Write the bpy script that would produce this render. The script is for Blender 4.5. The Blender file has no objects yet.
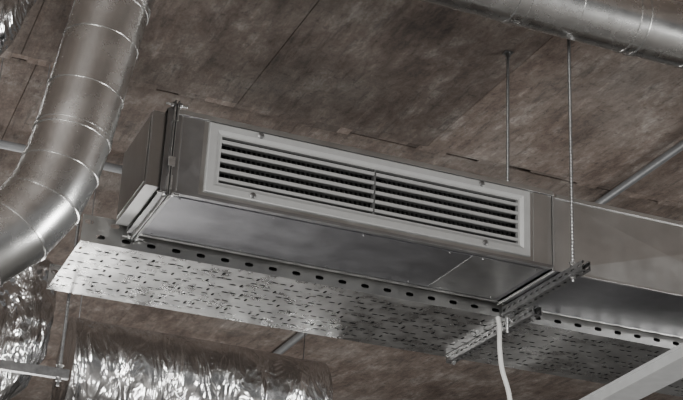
import bpy, bmesh, math, random
from mathutils import Vector, Matrix, noise
random.seed(4)
EYE=1.5   # camera height above the floor; geometry is authored relative to eye level, then raised
C=bpy.context.scene.collection
# ---------------------------------------------------------------- materials
def mat(name):
    m=bpy.data.materials.new(name); m.use_nodes=True
    nt=m.node_tree; b=nt.nodes['Principled BSDF']
    return m,nt,b
def N(nt,t,**k):
    n=nt.nodes.new(t)
    for a,v in k.items():
        if a in n.inputs: n.inputs[a].default_value=v
        else: setattr(n,a,v)
    return n
def ramp(nt,fac,stops):
    r=nt.nodes.new('ShaderNodeValToRGB'); nt.links.new(fac,r.inputs['Fac'])
    e=r.color_ramp.elements
    while len(e)<len(stops): e.new(0.5)
    for i,(p,c) in enumerate(stops):
        e[i].position=p; e[i].color=(c,c,c,1) if isinstance(c,(int,float)) else (*c,1)
    return r.outputs['Color']
def coords(nt,scale=(1,1,1),rot=(0,0,0)):
    tc=nt.nodes.new('ShaderNodeTexCoord'); mp=nt.nodes.new('ShaderNodeMapping')
    mp.inputs['Scale'].default_value=scale; mp.inputs['Rotation'].default_value=rot
    nt.links.new(tc.outputs['Object'],mp.inputs['Vector']); return mp.outputs['Vector']
def noise_t(nt,vec,scale,detail=4,rough=.5,dist=0):
    n=nt.nodes.new('ShaderNodeTexNoise'); n.inputs['Scale'].default_value=scale
    n.inputs['Detail'].default_value=detail; n.inputs['Roughness'].default_value=rough; n.inputs['Distortion'].default_value=dist
    nt.links.new(vec,n.inputs['Vector']); return n.outputs['Fac']
def bump(nt,b,h,strength,dist=.01,prev=None):
    n=nt.nodes.new('ShaderNodeBump'); n.inputs['Strength'].default_value=strength; n.inputs['Distance'].default_value=dist
    nt.links.new(h,n.inputs['Height'])
    if prev: nt.links.new(prev,n.inputs['Normal'])
    nt.links.new(n.outputs['Normal'],b.inputs['Normal']); return n.outputs['Normal']
def metal(name,c0,c1,r0,r1,nscale=6,bs=.15,streak=(1,1,1),bscale=3,metallic=1.0,blotch=0):
    m,nt,b=mat(name); b.inputs['Metallic'].default_value=metallic
    v=coords(nt,streak)
    f=noise_t(nt,v,nscale,6,.6)
    nt.links.new(ramp(nt,f,[(.3,c0),(.7,c1)]),b.inputs['Base Color'])
    v2=coords(nt)
    f2=noise_t(nt,v2,nscale*1.7,5,.65)
    nt.links.new(ramp(nt,f2,[(.3,r0),(.7,r1)]),b.inputs['Roughness'])
    if bs: bump(nt,b,noise_t(nt,v2,bscale,2,.4),bs,.02)
    return m
M_galv=metal('galvanised_sheet',(.40,.40,.395),(.50,.50,.49),.28,.38,4,.12,(1,1,1),2.2)
M_galv_shaded=metal('galvanised_sheet_shaded',(.15,.15,.16),(.21,.21,.22),.36,.44,5,.10,(1,1,1),2.5)  # same galvanised sheet, with the shade of the undersides put into its colour
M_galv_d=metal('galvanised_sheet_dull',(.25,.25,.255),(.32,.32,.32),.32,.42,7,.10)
M_spiral=metal('spiral_duct_steel',(.52,.52,.51),(.72,.72,.71),.22,.31,5,.05,(1,1,1),4)
M_tray=metal('cable_tray_zinc',(.46,.46,.455),(.70,.70,.69),.22,.38,7,.55,(1,1,1),3.5)
M_alu=metal('grille_aluminium',(.28,.282,.28),(.31,.312,.308),.42,.5,20,0,metallic=.5)
M_strut=metal('strut_steel',(.15,.15,.15),(.25,.25,.25),.36,.5,30,.1)
M_rod=metal('rod_steel',(.18,.18,.18),(.28,.28,.28),.35,.5,60,0)
M_bolt=metal('bolt_zinc',(.45,.45,.44),(.6,.6,.6),.25,.4,60,0)
def foilmat():
    m,nt,b=mat('aluminium_foil'); b.inputs['Metallic'].default_value=1
    v=coords(nt)
    nt.links.new(ramp(nt,noise_t(nt,v,5,5),[(.3,(.55,.55,.55)),(.7,(.88,.88,.88))]),b.inputs['Base Color'])
    b.inputs['Roughness'].default_value=.20
    v2=coords(nt,(2.2,1,.8))
    d=noise_t(nt,v2,3.0,3,.5,1.4)
    d2=noise_t(nt,v,12,3,.5,.8)
    p=bump(nt,b,d,.9,.06); bump(nt,b,d2,.25,.01,p)
    return m
M_foil=foilmat()
def plain(name,c,r,metallic=0):
    m,nt,b=mat(name); b.inputs['Metallic'].default_value=metallic
    v=coords(nt); f=noise_t(nt,v,15,4)
    nt.links.new(ramp(nt,f,[(.3,tuple(x*.85 for x in c)),(.7,c)]),b.inputs['Base Color']); b.inputs['Roughness'].default_value=r
    return m
M_dark=plain('black_liner',(.005,.005,.005),.9)
M_vane=plain('rear_vane_dark',(.05,.05,.05),.6,.3)
M_slot_dark=plain('black_slot_backing',(.018,.018,.018),.6)  # only for the added tubes behind the tray slots
M_white=plain('white_cable_sheath',(.5,.5,.48),.5)
M_trunk=plain('trunking_paint',(.34,.345,.345),.5)
M_cond=plain('conduit_grey',(.20,.205,.21),.45,.3)
M_rubber=plain('gasket',(.02,.02,.02),.8)
def ceilmat():
    m,nt,b=mat('stained_concrete'); 
    v1=coords(nt,(1.9,.9,1),(0,0,math.radians(10)))
    v2=coords(nt,(1,1,1)); v3=coords(nt,(13,1.6,1),(0,0,math.radians(3)))
    big=noise_t(nt,v2,.9,9,.66,.1)
    st=noise_t(nt,v1,2.2,13,.82,.05)
    fine=noise_t(nt,v3,1.8,10,.78,.05)
    spk=noise_t(nt,v2,20,9,.85)
    base=ramp(nt,big,[(.38,(.060,.042,.033)),(.47,(.112,.084,.069)),(.56,(.16,.134,.115)),(.66,(.24,.222,.204))])
    stc=ramp(nt,st,[(.37,(.020,.014,.012)),(.46,(.085,.061,.049)),(.54,(.145,.117,.10)),(.64,(.31,.287,.264))])
    mx=N(nt,'ShaderNodeMix',data_type='RGBA'); mx.inputs[0].default_value=.6
    nt.links.new(base,mx.inputs[6]); nt.links.new(stc,mx.inputs[7])
    f2=ramp(nt,fine,[(.39,.4),(.46,.94),(.56,1.0),(.64,1.6)])
    m2=N(nt,'ShaderNodeMix',data_type='RGBA',blend_type='MULTIPLY'); m2.inputs[0].default_value=.62
    nt.links.new(mx.outputs[2],m2.inputs[6]); nt.links.new(f2,m2.inputs[7])
    f3=ramp(nt,spk,[(.36,.25),(.45,1.0),(.6,1.05),(.70,1.9)])
    m3=N(nt,'ShaderNodeMix',data_type='RGBA',blend_type='MULTIPLY'); m3.inputs[0].default_value=.8
    nt.links.new(m2.outputs[2],m3.inputs[6]); nt.links.new(f3,m3.inputs[7])
    at=nt.nodes.new('ShaderNodeAttribute'); at.attribute_name='tone'
    m4=N(nt,'ShaderNodeMix',data_type='RGBA',blend_type='MULTIPLY'); m4.inputs[0].default_value=1
    nt.links.new(m3.outputs[2],m4.inputs[6]); nt.links.new(at.outputs['Color'],m4.inputs[7])
    nt.links.new(m4.outputs[2],b.inputs['Base Color'])
    b.inputs['Roughness'].default_value=.85
    p=bump(nt,b,spk,.6,.012); bump(nt,b,fine,.5,.01,p)
    return m
M_ceil=ceilmat()
def conc(name,c):
    m,nt,b=mat(name); v=coords(nt)
    nt.links.new(ramp(nt,noise_t(nt,v,1.5,8,.6),[(.3,tuple(x*.6 for x in c)),(.7,c)]),b.inputs['Base Color']); b.inputs['Roughness'].default_value=.8
    return m
M_floor=conc('screed_floor',(.24,.23,.22)); M_wall=conc('plaster_wall',(.24,.225,.21))

# ---------------------------------------------------------------- mesh builder
class B:
    def __init__(s): s.v=[];s.f=[];s.m=[];s.mats=[]
    def mi(s,m):
        if m not in s.mats: s.mats.append(m)
        return s.mats.index(m)
    def add(s,vs,fs,m):
        o=len(s.v); i=s.mi(m); s.v+= [tuple(v) for v in vs]
        for f in fs: s.f.append([o+k for k in f]); s.m.append(i)
    def box(s,a,b,m,rot=None):
        (x0,y0,z0),(x1,y1,z1)=a,b
        vs=[Vector(p) for p in [(x0,y0,z0),(x1,y0,z0),(x1,y1,z0),(x0,y1,z0),(x0,y0,z1),(x1,y0,z1),(x1,y1,z1),(x0,y1,z1)]]
        if rot: c=sum(vs,Vector())/8; vs=[c+rot@(v-c) for v in vs]
        s.add(vs,[(0,3,2,1),(4,5,6,7),(0,1,5,4),(1,2,6,5),(2,3,7,6),(3,0,4,7)],m)
    def tube(s,pts,r,m,n=32,cap=True):
        pts=[Vector(p) for p in pts]; K=len(pts)
        rs=r if isinstance(r,(list,tuple)) else [r]*K
        t0=(pts[1]-pts[0]).normalized(); ref=Vector((0,0,1)) if abs(t0.z)<.9 else Vector((0,1,0))
        a=t0.cross(ref).normalized(); vs=[];fs=[]
        for k in range(K):
            if k==0: t=t0
            elif k==K-1: t=(pts[k]-pts[k-1]).normalized()
            else: t=((pts[k]-pts[k-1]).normalized()+(pts[k+1]-pts[k]).normalized()).normalized()
            a=(a-t*a.dot(t)).normalized(); b=t.cross(a)
            for j in range(n):
                th=2*math.pi*j/n; vs.append(pts[k]+(a*math.cos(th)+b*math.sin(th))*rs[k])
        for k in range(K-1):
            for j in range(n):
                j2=(j+1)%n; fs.append((k*n+j,k*n+j2,(k+1)*n+j2,(k+1)*n+j))
        if cap: fs.append(tuple(range(n))[::-1]); fs.append(tuple((K-1)*n+j for j in range(n)))
        s.add(vs,fs,m)
    def extr(s,prof,p0,d,m,ax,ay,closed=True):
        p0=Vector(p0);d=Vector(d);ax=Vector(ax);ay=Vector(ay);n=len(prof)
        A=[p0+ax*u+ay*v for u,v in prof]; vs=A+[q+d for q in A]
        fs=[(i,(i+1)%n,n+(i+1)%n,n+i) for i in range(n if closed else n-1)]
        if closed: fs+= [tuple(range(n))[::-1],tuple(range(n,2*n))]
        s.add(vs,fs,m)
    def perf(s,o,u,v,nu,nv,m,slot):
        """perforated sheet: nu x nv cells spanned by vectors u,v ; slot(i,j)->(cu,cv,hu,hv) in cell units or None"""
        o=Vector(o);u=Vector(u);v=Vector(v)
        for i in range(nu):
            for j in range(nv):
                P=lambda a,b: o+u*(i+a)+v*(j+b)
                sl=slot(i,j)
                if sl is None:
                    s.add([P(0,0),P(1,0),P(1,1),P(0,1)],[(0,1,2,3)],m); continue
                cu,cv,hu,hv=sl
                out=[(0,0),(.5,0),(1,0),(1,.5),(1,1),(.5,1),(0,1),(0,.5)]
                inn=[(-.8,-.75),(0,-1),(.8,-.75),(1,0),(.8,.75),(0,1),(-.8,.75),(-1,0)]
                vs=[P(*q) for q in out]+[P(cu+a*hu,cv+b*hv) for a,b in inn]
                s.add(vs,[(q,(q+1)%8,8+(q+1)%8,8+q) for q in range(8)],m)
    def obj(s,name,parent=None,bevel=0,smooth=False,solid=0,angle=35):
        me=bpy.data.meshes.new(name); me.from_pydata(s.v,[],s.f)
        for m in s.mats: me.materials.append(m)
        me.polygons.foreach_set('material_index',s.m); me.update()
        ob=bpy.data.objects.new(name,me); C.objects.link(ob)
        if parent: ob.parent=parent
        if solid:
            md=ob.modifiers.new('thick','SOLIDIFY'); md.thickness=solid; md.offset=0
        if bevel:
            md=ob.modifiers.new('bev','BEVEL'); md.width=bevel; md.segments=2; md.limit_method='ANGLE'; md.angle_limit=math.radians(40)
        if smooth:
            me.polygons.foreach_set('use_smooth',[True]*len(me.polygons))
            try: me.set_sharp_from_angle(angle=math.radians(angle))
            except Exception: pass
        return ob
def empty(name):
    e=bpy.data.objects.new(name,None); C.objects.link(e); e.empty_display_size=.2; return e

# ---------------------------------------------------------------- room shell
ZC=3.5446
b=B()
X=[-6,-4.0,-2.8,-1.6,-.4,.8,2.0,3.16,4.35,5.5,6.7,7.9,9.1,12]
X2=[-6,-3.4,-2.0,-.6,.9,2.4,3.9,5.4,6.9,8.4,12]
tones=[]
def slab(x0,x1,y0,y1,dz,t):
    b.box((x0+.001,y0,ZC+dz),(x1-.001,y1,ZC+.25),M_ceil); tones.extend([t]*6)
for i in range(len(X)-1):
    slab(X[i],X[i+1],-4,6.78,random.uniform(0,.006),random.uniform(.9,1.1)*(1.25 if X[i]>3 else 1))
for i in range(len(X2)-1):
    slab(X2[i],X2[i+1],6.86,18,.018+random.uniform(0,.003),random.uniform(.92,1.1)*1.1)
b.box((-6,6.76,ZC+.04),(12,6.88,ZC+.25),M_ceil); tones.extend([.5]*6)
random.seed(9)
x=-6.0
while x<12:
    L=random.uniform(.05,.25)
    b.box((x,6.775+random.uniform(-.004,.008),ZC+random.uniform(.000,.010)),(x+L,6.83+random.uniform(-.03,.03),ZC+.06),M_ceil); tones.extend([random.uniform(.7,1.7)]*6); x+=L*.95
ce=b.obj('ceiling',bevel=.004)
a=ce.data.color_attributes.new('tone','FLOAT_COLOR','CORNER')
for p in ce.data.polygons:
    for li in p.loop_indices: t=tones[p.index]; a.data[li].color=(t,t,t,1)
b=B(); b.box((-6,-4,-EYE-.1),(12,18,-EYE),M_floor); b.obj('floor')
b=B(); b.box((-6,18,-EYE),(12,18.2,ZC+.25),M_wall); b.obj('wall_back')

# ---------------------------------------------------------------- fan coil unit
x0,x1,y0,y1,z0,z1=1.2355,2.975,5.059,5.568,2.2007,2.5607
fcu=empty('ceiling_fan_coil_unit')
gx0,gx1,gz0,gz1=1.382,2.862,2.230,2.536
ix0,ix1,iz0,iz1=1.440,2.804,2.281,2.488
b=B(); t=.002
b.box((x0,y0,z0),(ix0,y0+t,z1),M_galv); b.box((ix1,y0,z0),(x1,y0+t,z1),M_galv)
b.box((ix0,y0,z0),(ix1,y0+t,iz0),M_galv); b.box((ix0,y0,iz1),(ix1,y0+t,z1),M_galv)
b.box((x0,y0,z1-t),(x1,y1,z1),M_galv); b.box((x0,y0+t,z0),(x1,y1,z0+t),M_galv_shaded)
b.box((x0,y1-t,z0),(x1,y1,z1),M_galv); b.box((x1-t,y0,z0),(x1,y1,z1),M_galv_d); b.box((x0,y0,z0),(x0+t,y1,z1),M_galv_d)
b.obj('casing',fcu)
b=B()
b.box((x0+.01,y0-.010,z1-.020),(x1,y0,z1+.002),M_galv)
b.box((x0+.01,y0-.006,z0-.003),(x1,y0+.018,z0+.012),M_galv_d)
b.box((x0+.01,y1-.018,z0-.006),(x1,y1+.003,z0+.012),M_galv)
b.box((x0+.03,y0+.03,z0-.004),(2.60,y1-.03,z0),M_galv_shaded)
b.box((2.602,y0+.03,z0-.004),(x1-.03,y1-.03,z0),M_galv_d)
b.box((x0+.035,y0-.003,z0+.012),(gx0-.02,y0,z1-.022),M_galv_d)
b.box((gx1+.018,y0-.004,z0+.012),(x1-.018,y0,z1-.022),M_galv)
b.obj('casing_trim',fcu,bevel=.0015)
b=B()
for px in [1.30,1.7,2.1,2.5,2.66,2.92]:
    for py in (y0+.045,y1-.045): b.tube([(px,py,z0-.007),(px,py,z0-.003)],.005,M_galv_d,10)
b.obj('panel_screws',fcu)
b=B()
b.box((ix0-.01,y0+.11,iz0-.01),(ix1+.01,y0+.115,iz1+.01),M_dark)
for s_ in ((ix0-.01,iz0-.012,ix1+.01,iz0-.008),(ix0-.01,iz1+.008,ix1+.01,iz1+.012)):
    b.box((s_[0],y0+.003,s_[1]),(s_[2],y0+.112,s_[3]),M_dark)
b.obj('plenum_liner',fcu)
b=B()
prof=[(0,0),(0,.010),(.004,.014),(.034,.014),(.050,.004),(.058,.004),(.058,-.02),(.054,-.02),(.054,0)]
cor=[(gx0,gz0,1,1),(gx1,gz0,-1,1),(gx1,gz1,-1,-1),(gx0,gz1,1,-1)]
vs=[];n=len(prof)
for (cx,cz,sx,sz) in cor:
    for (u,h) in prof: vs.append((cx+sx*u,y0-h,cz+sz*u*.87))
fs=[]
for k in range(4):
    k2=(k+1)%4
    for j in range(n):
        j2=(j+1)%n; fs.append((k*n+j,k2*n+j,k2*n+j2,k*n+j2))
b.add(vs,fs,M_alu)
xm=(ix0+ix1)/2+.0
b.box((xm-.005,y0+.002,iz0),(xm+.005,y0+.03,iz1),M_vane)
b.obj('grille_frame',fcu,bevel=.001)
b=B(); nb=5; pitch=(iz1-iz0)/nb
for s0,s1 in ((ix0,xm-.004),(xm+.004,ix1)):
    for k in range(nb):
        zc=iz0+pitch*(k+.5)
        pr=[(0,-.006),(.004,-.0085),(.012,-.0085),(.046,-.001),(.047,.002),(.012,.0055),(.004,.0065),(0,.004)]
        b.extr(pr,(s0,y0-.003,zc),(s1-s0,0,0),M_alu,(0,1,0),(0,0,1))
b.obj('louvre_blades',fcu)
b=B(); xx=ix0+.02
while xx<ix1:
    b.box((xx-.001,y0+.060,iz0-.008),(xx+.001,y0+.085,iz1+.008),M_vane); xx+=.022
b.obj('rear_vanes',fcu)
b=B()
for (px,pz) in ((1.60,gz1-.016),(1.585,gz0+.019),(2.62,gz1-.016),(2.64,gz0+.019)):
    b.tube([(px,y0-.012,pz),(px,y0-.018,pz),(px,y0-.021,pz)],[.013,.013,.007],M_strut,16)
b.obj('frame_screws',fcu,smooth=True)
b=B()
ex=1.150
b.box((ex,y0+.02,z0+.02),(x0,y1-.015,z1-.012),M_galv)
b.box((ex-.004,y0+.04,z0+.04),(ex,y1-.035,z1-.032),M_galv)
b.obj('inlet_end_box',fcu,bevel=.003)
b=B()
def frame(xa,xb,g,w,m):
    b.box((xa,y0-g,z1-w),(xb,y1+g,z1+g),m); b.box((xa,y0-g,z0-g),(xb,y1+g,z0+w),m)
    b.box((xa,y0-g,z0+w),(xb,y0+w,z1-w),m); b.box((xa,y1-w,z0+w),(xb,y1+g,z1-w),m)
frame(x0-.006,x0-.003,.026,.0,M_galv); frame(x0+.003,x0+.006,.026,.0,M_galv); frame(x0-.003,x0+.003,.020,.0,M_rubber)
frame(x0-.030,x0-.006,.004,.0,M_galv_d); frame(x0+.006,x0+.030,.004,.0,M_galv_d)
for cy,cz,sy,sz in ((y0,z0,-1,-1),(y0,z1,-1,1),(y1,z0,1,-1),(y1,z1,1,1)):
    for xs in (x0-.010,x0+.006):
        b.box((xs,min(cy,cy+sy*.030),min(cz-sz*.06,cz+sz*.030)),(xs+.004,max(cy,cy+sy*.030),max(cz-sz*.06,cz+sz*.030)),M_bolt)
        b.box((xs,min(cy-sy*.06,cy+sy*.030),min(cz,cz+sz*.030)),(xs+.004,max(cy-sy*.06,cy+sy*.030),max(cz,cz+sz*.030)),M_bolt)
    py,pz=cy+sy*.014,cz+sz*.014
    b.tube([(x0-.045,py,pz),(x0+.045,py,pz)],.005,M_bolt,8)
    b.tube([(x0-.022,py,pz),(x0-.011,py,pz)],.012,M_bolt,6); b.tube([(x0+.011,py,pz),(x0+.022,py,pz)],.012,M_bolt,6)
b.box((x0-.014,y0-.03,z0+.10),(x0+.014,y0-.022,z0+.14),M_bolt)
b.obj('inlet_flange',fcu,bevel=.001)

# ---------------------------------------------------------------- rectangular supply duct
rd=empty('rectangular_air_duct')
b=B()
da,dz0,dz1,dy0,dy1=2.98,2.192,2.545,5.064,5.56
segs=[2.98,4.18,5.38,6.6]
for i in range(len(segs)-1):
    a_,c_=segs[i],segs[i+1]
    def panel(p,nrm,h,m=M_galv):
        c=sum((Vector(q) for q in p),Vector())/4+Vector(nrm)*h
        b.add([*p,c],[(0,1,4),(1,2,4),(2,3,4),(3,0,4)],m)
    panel([(a_,dy0,dz0),(c_,dy0,dz0),(c_,dy0,dz1),(a_,dy0,dz1)],(0,-1,0),.014)
    panel([(a_,dy1,dz0),(c_,dy1,dz0),(c_,dy0,dz0),(a_,dy0,dz0)],(0,0,-1),.006,M_galv_shaded)
    panel([(a_,dy0,dz1),(c_,dy0,dz1),(c_,dy1,dz1),(a_,dy1,dz1)],(0,0,1),.006)
    panel([(c_,dy1,dz0),(a_,dy1,dz0),(a_,dy1,dz1),(c_,dy1,dz1)],(0,1,0),.006)
b.obj('duct_sheets',rd)
b=B()
for i,xs in enumerate(segs):
    if i==0: 
        b.box((xs-.004,dy0-.012,dz0-.010),(xs+.004,dy1+.01,dz0),M_galv); b.box((xs-.004,dy0-.012,dz1),(xs+.004,dy1+.01,dz1+.012),M_galv)
        b.box((xs-.004,dy0-.012,dz0),(xs+.004,dy0,dz1),M_galv); continue
    g,w=.028,.004
    b.box((xs-w,dy0-g,dz0-g),(xs+w,dy1+g,dz0),M_galv); b.box((xs-w,dy0-g,dz1),(xs+w,dy1+g,dz1+g),M_galv)
    b.box((xs-w,dy0-g,dz0),(xs+w,dy0,dz1),M_galv); b.box((xs-w,dy1,dz0),(xs+w,dy1+g,dz1),M_galv)
b.box((3.0,dy0-.008,dz1-.010),(6.6,dy0+.004,dz1+.010),M_galv); b.box((3.1,dy0-.010,dz0-.004),(6.6,dy0+.006,dz0+.008),M_galv)
b.box((3.0,dy1-.004,dz0-.004),(6.6,dy1+.006,dz0+.006),M_galv)
b.obj('seams_and_flanges',rd,bevel=.001)

# ---------------------------------------------------------------- strut channels + rods
def strut(e,name,xc,ya,yb,ztop,w=.041,h=.041):
    b=B()
    n=int(round((yb-ya)/.05)); L=(yb-ya)/n; m=M_strut
    sl=lambda i,j:(.5,.5,.30,.17)
    b.perf((xc-w/2,ya,ztop-h),(0,L,0),(w,0,0),n,1,m,sl)
    no=lambda i,j:(.5,.5,.28,.12)
    b.perf((xc-w/2,ya,ztop-h),(0,L,0),(0,0,h),n,1,m,no)
    b.perf((xc+w/2,ya,ztop-h),(0,L,0),(0,0,h),n,1,m,no)
    for sx in (-1,1):
        xa=xc+sx*w/2
        b.add([(xa,ya,ztop),(xa,yb,ztop),(xa-sx*.010,yb,ztop),(xa-sx*.010,ya,ztop)],[(0,1,2,3)],m)
        b.add([(xa-sx*.010,ya,ztop),(xa-sx*.010,yb,ztop),(xa-sx*.010,yb,ztop-.007),(xa-sx*.010,ya,ztop-.007)],[(0,1,2,3)],m)
    b.obj(name,e,solid=.0025)
def rod(parent,name,x,y,za,zb,nuts=(),r=.0082):
    b=B(); k=int((zb-za)/.008); pts=[];rs=[]
    for i in range(k+1):
        pts.append((x,y,za+(zb-za)*i/k)); rs.append(r if i%2 else r*.88)
    b.tube(pts,rs,M_rod,10)
    for z in nuts:
        b.tube([(x,y,z-.006),(x,y,z+.006)],.014,M_bolt,6); b.tube([(x,y,z+.006),(x,y,z+.008)],.019,M_bolt,18)
    b.box((x-.022,y-.022,zb-.004),(x+.022,y+.022,zb),M_rod)
    b.tube([(x,y,zb-.03),(x,y,zb-.004)],.013,M_rod,8)
    b.obj(name,parent)
tz_=empty('trapeze_hanger')
strut(tz_,'unit_support_channel',3.035,4.88,5.59,z0-.016)
rod(tz_,'near_threaded_rod',3.03,4.979,2.12,ZC-.002,(2.142,2.20))
rod(tz_,'far_threaded_rod',3.040,5.582,2.06,ZC-.002,(2.138,))
strut(tz_,'tray_support_channel',3.078,5.37,6.26,2.136)
b=B()
for yy in (5.41,6.215): 
    b.tube([(3.078,yy,2.075),(3.078,yy,2.15 if yy<5.5 else 2.137)],.006,M_rod,8); b.tube([(3.078,yy,2.082),(3.078,yy,2.094)],.012,M_bolt,6)
b.obj('clamp_bolts',tz_)

# ---------------------------------------------------------------- perforated cable tray
tr=empty('perforated_cable_tray')
b=B(); tx0,tx1,ty0,ty1,tz=1.02,6.4,5.605,6.30,2.14
nu=int((tx1-tx0)/.040); nv=12; cu=(tx1-tx0)/nu; cv=(ty1-ty0)/nv
def slot(i,j):
    if j in (0,11): return None
    r=(i+2*(j%2))%4
    if r==0: return (.5,.5,.42,.15)
    if r==1: return (.5,.5,.40,.15) if j%3 else (.5,.5,.17,.34)
    if r==2 and j%4==1: return (.5,.5,.17,.34)
    return None
b.perf((tx0,ty0,tz),(cu,0,0),(0,cv,0),nu,nv,M_tray,slot)
RH=.12
nr=int((tx1-tx0)/.055); cr=(tx1-tx0)/nr
rail=lambda i,j:(.5,.5,.36,.17) if (i+j)%2 else None
b.perf((tx0,ty0,tz),(cr,0,0),(0,0,RH/2),nr,2,M_galv,rail)
b.perf((tx0,ty1,tz),(cr,0,0),(0,0,RH/2),nr,2,M_tray,rail)
for yy,s_ in ((ty0,1),(ty1,-1)):
    b.add([(tx0,yy,tz+RH),(tx1,yy,tz+RH),(tx1,yy+s_*.012,tz+RH),(tx0,yy+s_*.012,tz+RH)],[(0,1,2,3)],M_tray)
b.obj('tray_sheet',tr,solid=.0015)
b=B(); yy=ty0+.025; k=0
random.seed(21)
while yy<ty1-.015:
    r_=random.uniform(.014,.022)
    b.tube([(tx0+.05,yy,tz+.003+r_),(2.4,yy+random.uniform(-.004,.004),tz+.003+r_),(4.2,yy,tz+.003+r_),(tx1,yy,tz+.003+r_)],r_,M_slot_dark,10); yy+=r_*2+.002
for k in range(9):
    yy=ty0+.03+k*.022
    b.tube([(tx0+.10,yy,tz+.06+.01*(k%2)),(3,yy+.01,tz+.066),(tx1,yy,tz+.06)],.016,M_slot_dark,10)
b.obj('slot_darkening_tubes',tr,smooth=True)  # black tubes added inside the tray so its slots look dark

# ---------------------------------------------------------------- round ducts
def ringed(b,path,r,rings,m,n=64):
    b.tube(path,r,m,n)
    P=[Vector(p) for p in path]
    cum=[0]
    for i in range(1,len(P)): cum.append(cum[-1]+(P[i]-P[i-1]).length)
    for s,w,h in rings:
        for i in range(1,len(P)):
            if s<=cum[i]:
                t=(P[i]-P[i-1]).normalized(); c=P[i-1]+t*(s-cum[i-1]); break
        b.tube([c-t*w,c-t*w*.7,c+t*w*.7,c+t*w],[r-.001,r+h,r+h,r-.001],m,n,False)
e=empty('round_spiral_duct')
b=B()
Y=4.6
path=[(1.02,Y,3.35),(.85,Y,2.72),(.762,Y,2.13),(.735,Y,2.0),(.69,Y,1.87),(.61,Y,1.75),(.50,Y,1.65),(.20,Y,1.45),(-.4,Y,1.10)]
P=[Vector(p) for p in path]; cum=[0]
for i in range(1,len(P)): cum.append(cum[-1]+(P[i]-P[i-1]).length)
rings=[(c,.006,.004) for c in cum[2:7]]
rings+= [(cum[1]-.25,.005,.004),(cum[1]+.02,.005,.004),(cum[1]+.045,.005,.004),(cum[1]+.20,.004,.003),(cum[2]-.18,.004,.003),(cum[2]-.02,.005,.003),(cum[6]+.1,.005,.003),(cum[7],.005,.003)]
ringed(b,path,.138,rings,M_spiral)
b.obj('duct_run',e,smooth=True,angle=25)
b=B()
c=P[0]; b.tube([(c.x,c.y,c.z-.02),(c.x,c.y,ZC)],.006,M_rod,8); b.obj('hanger_rod',e)
e=empty('round_spiral_duct')
b=B(); r=.146; ax_y,ax_z=4.75,3.335
ringed(b,[(.9,ax_y,ax_z),(2.2,ax_y,ax_z),(4.6,ax_y,ax_z)],r,[(2.605-.9,.012,.006),(2.66-.9,.006,.004),(3.19-.9,.006,.004),(3.245-.9,.012,.006),(3.75-.9,.008,.004),(2.9-.9,.003,.002),(3.5-.9,.003,.002)],M_spiral)
b.obj('duct_run',e,smooth=True,angle=25)
b=B()
for xx in (1.5,4.0): b.tube([(xx,ax_y,ax_z+r-.005),(xx,ax_y,ZC)],.006,M_rod,8)
b.obj('hanger_rods',e)

# ---------------------------------------------------------------- foil insulated ducts
def crsp(P,step):
    P=[Vector(p) for p in P]; pts=[]
    for i in range(len(P)-1):
        p0=P[max(i-1,0)];p1=P[i];p2=P[i+1];p3=P[min(i+2,len(P)-1)]
        k=max(2,int((p2-p1).length/step))
        for q in range(k):
            t=q/k; pts.append(.5*((2*p1)+(p2-p0)*t+(2*p0-5*p1+4*p2-p3)*t*t+(3*p1-p0-3*p2+p3)*t**3))
    pts.append(P[-1]); return pts
def foil(name,path,r,amp,n=120,step=.012,fs=4.5):
    pts=crsp(path,step)
    b=B(); b.tube(pts,r,M_foil,n)
    ob=b.obj(name,smooth=True,angle=75)
    me=ob.data; K=len(pts)
    for i,v in enumerate(me.vertices):
        c=pts[min(i//n,K-1)]; d=(v.co-c).normalized()
        q=v.co*fs
        w=noise.ridged_multi_fractal(q+noise.noise_vector(v.co*3)*.8,1.1,2.1,3,1.0,2.0)
        w2=noise.noise(v.co*2.6)
        v.co+=d*((w-1.2)*amp*.5+w2*amp*1.4)
    return ob
fo=foil('foil_insulated_duct',[(1.27,7.0,1.985),(1.8,7.0,1.98),(2.64,7.0,1.965)],.255,.008)
b=B(); b.tube([(1.33,7.06,2.20),(1.33,7.06,ZC)],.003,M_rod,8); b.tube([(2.58,7.06,2.18),(2.58,7.06,ZC)],.003,M_rod,8); b.obj('hanger_wires',fo)
fo=foil('foil_insulated_duct',[(1.01,6.8,2.42),(1.0,6.8,2.2),(.96,6.8,2.0),(.85,6.8,1.8),(.55,6.8,1.6),(-.2,6.8,1.5)],.155,.03,fs=6)
b=B(); b.tube([(.72,6.85,1.84),(.72,6.85,ZC)],.003,M_rod,8); b.tube([(.96,6.8,2.38),(.96,6.8,ZC)],.003,M_rod,8); b.obj('hanger_wires',fo)
foil('foil_insulated_duct',[(.62,5.5,ZC),(.60,5.5,3.38),(.48,5.5,2.97),(.28,5.5,2.78),(-.1,5.5,2.6)],.13,.03,fs=6)

# bracket, lower left
e=empty('pipe_support_bracket')
b=B()
b.box((.45,6.385,1.757),(1.19,6.420,1.761),M_strut); b.box((.45,6.385,1.761),(1.19,6.389,1.80),M_strut); b.box((.45,6.416,1.761),(1.19,6.420,1.80),M_strut)
b.obj('support_angle',e)
rod(e,'threaded_rod',1.145,6.40,1.72,ZC-.002,(1.75,1.81))
rod(e,'threaded_rod_far',.52,6.40,1.72,ZC-.002,(1.75,1.81))

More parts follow.
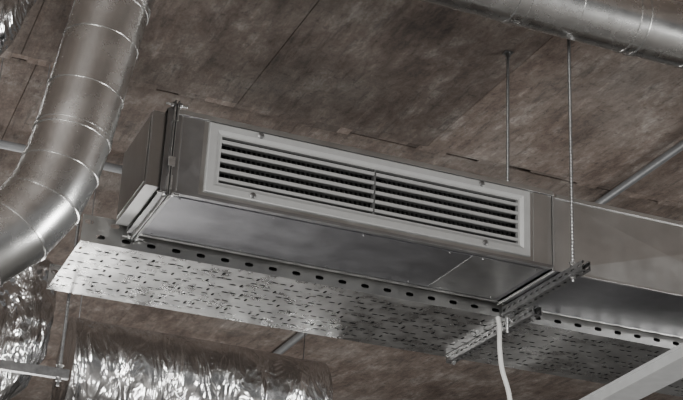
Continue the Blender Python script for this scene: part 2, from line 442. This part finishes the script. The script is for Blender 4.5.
# ---------------------------------------------------------------- conduits, trunking, cable
def pipe(name,p0,p1,r,m,clips=()):
    b=B(); p0=Vector(p0);p1=Vector(p1); b.tube([p0,p1],r,m,16)
    d=(p1-p0).normalized()
    for t in clips:
        c=p0.lerp(p1,t); b.tube([c-d*.012,c+d*.012],r*1.2,M_cond,16)
        b.box((c.x-.012,c.y-.012,c.z),(c.x+.012,c.y+.012,ZC),M_cond)
    return b.obj(name,smooth=True)
pipe('conduit_pipe',(-4,7.75,ZC-.04),(2.2,7.88,ZC-.04),.026,M_cond,(.3,.55,.62,.95))
pipe('conduit_pipe',(4.27,3.0,ZC-.035),(4.47,8.2,ZC-.035),.024,M_cond,(.2,.5,.9))
pipe('conduit_pipe',(3.74,8.8,ZC-.035),(3.86,16,ZC-.035),.03,M_cond,(.1,.5,.9))
e=empty('cable_trunking'); b=B()
d=Vector((.10,1.0,0)).normalized(); sx=Vector((d.y,-d.x,0))
p=Vector((3.50,4.2,1.875))
b.extr([(0,0),(.16,0),(.16,.055),(.155,.055),(.155,.004),(.005,.004),(.005,.055),(0,.055)],p,d*3.2,M_trunk,sx,(0,0,1))
b.extr([(-.004,.045),(.164,.045),(.164,.060),(-.004,.060)],p,d*3.2,M_trunk,sx,(0,0,1))
b.obj('trunking_body',e,bevel=.001)
b=B()
pts=crsp([(3.0,5.60,2.135),(3.0,5.585,2.08),(2.995,5.575,1.99),(3.005,5.57,1.88),(3.04,5.56,1.74),(3.05,5.56,1.5),(3.05,5.56,.5),(3.05,5.56,-EYE)],.02)
b.tube(pts,.011,M_white,14); b.obj('white_power_cable',smooth=True)

# ---------------------------------------------------------------- lights
def area(name,loc,target,size,energy,col=(1,1,1),sy=None):
    l=bpy.data.lights.new(name,'AREA'); l.energy=energy; l.size=size; l.color=col
    if sy: l.shape='RECTANGLE'; l.size_y=sy
    o=bpy.data.objects.new(name,l); C.objects.link(o); o.location=loc
    o.rotation_euler=(Vector(target)-Vector(loc)).to_track_quat('-Z','Y').to_euler(); return o
area('left_key_area',(-3.5,-1.5,1.6),(2,6,2.6),2.2,1050,(1,.985,.96),2.2)  # added soft key from camera left, out of frame; no window modelled
area('right_fill_area',(8.5,1.0,.6),(3,6,2.4),2.0,360,(1,.99,.97),1.6)  # added low fill from the right for the tray underside; no window modelled
area('far_underside_fill',(1.5,13.5,-1.0),(2.5,6.0,2.2),1.4,230,(1,.98,.95))  # added fill far back near the floor, aimed up to brighten undersides
area('tray_fill_area',(1.6,8.2,-1.3),(2.2,6.6,3.0),1.2,85,(1,.98,.96))  # added fill below the tray, lifts its underside; not an actual lamp
area('foil_fill_area',(1.9,3.6,-1.2),(1.9,7.0,2.0),.8,60,(1,.99,.97))  # added low fill in front, gives the foil duct brighter highlights
w=bpy.data.worlds.new('sky'); bpy.context.scene.world=w; w.use_nodes=True
nt=w.node_tree; bg=nt.nodes['Background']
tc=nt.nodes.new('ShaderNodeTexCoord'); sp=nt.nodes.new('ShaderNodeSeparateXYZ'); nt.links.new(tc.outputs['Generated'],sp.inputs[0])
cr_=ramp(nt,sp.outputs['Z'],[(0,(.18,.18,.18)),(.25,(.57,.57,.58))]); nt.links.new(cr_,bg.inputs['Color']); bg.inputs['Strength'].default_value=.75

# ---------------------------------------------------------------- camera
a_,b_,c_=0.3722,0.4031,0.0509
fwd=Vector((math.sin(a_)*math.cos(b_),math.cos(a_)*math.cos(b_),math.sin(b_)))
rt=Vector((math.cos(a_),-math.sin(a_),0)); up=rt.cross(fwd)
R=rt*math.cos(c_)+up*math.sin(c_); U=-rt*math.sin(c_)+up*math.cos(c_)
cd=bpy.data.cameras.new('camera'); cam=bpy.data.objects.new('camera',cd); C.objects.link(cam)
cd.sensor_width=36; cd.lens=1422.7/683*36; cd.clip_end=200
cam.matrix_world=Matrix(((R.x,U.x,-fwd.x,0),(R.y,U.y,-fwd.y,0),(R.z,U.z,-fwd.z,0),(0,0,0,1)))
bpy.context.scene.camera=cam
for o in list(C.objects):
    if o.parent is None: o.location.z+=EYE
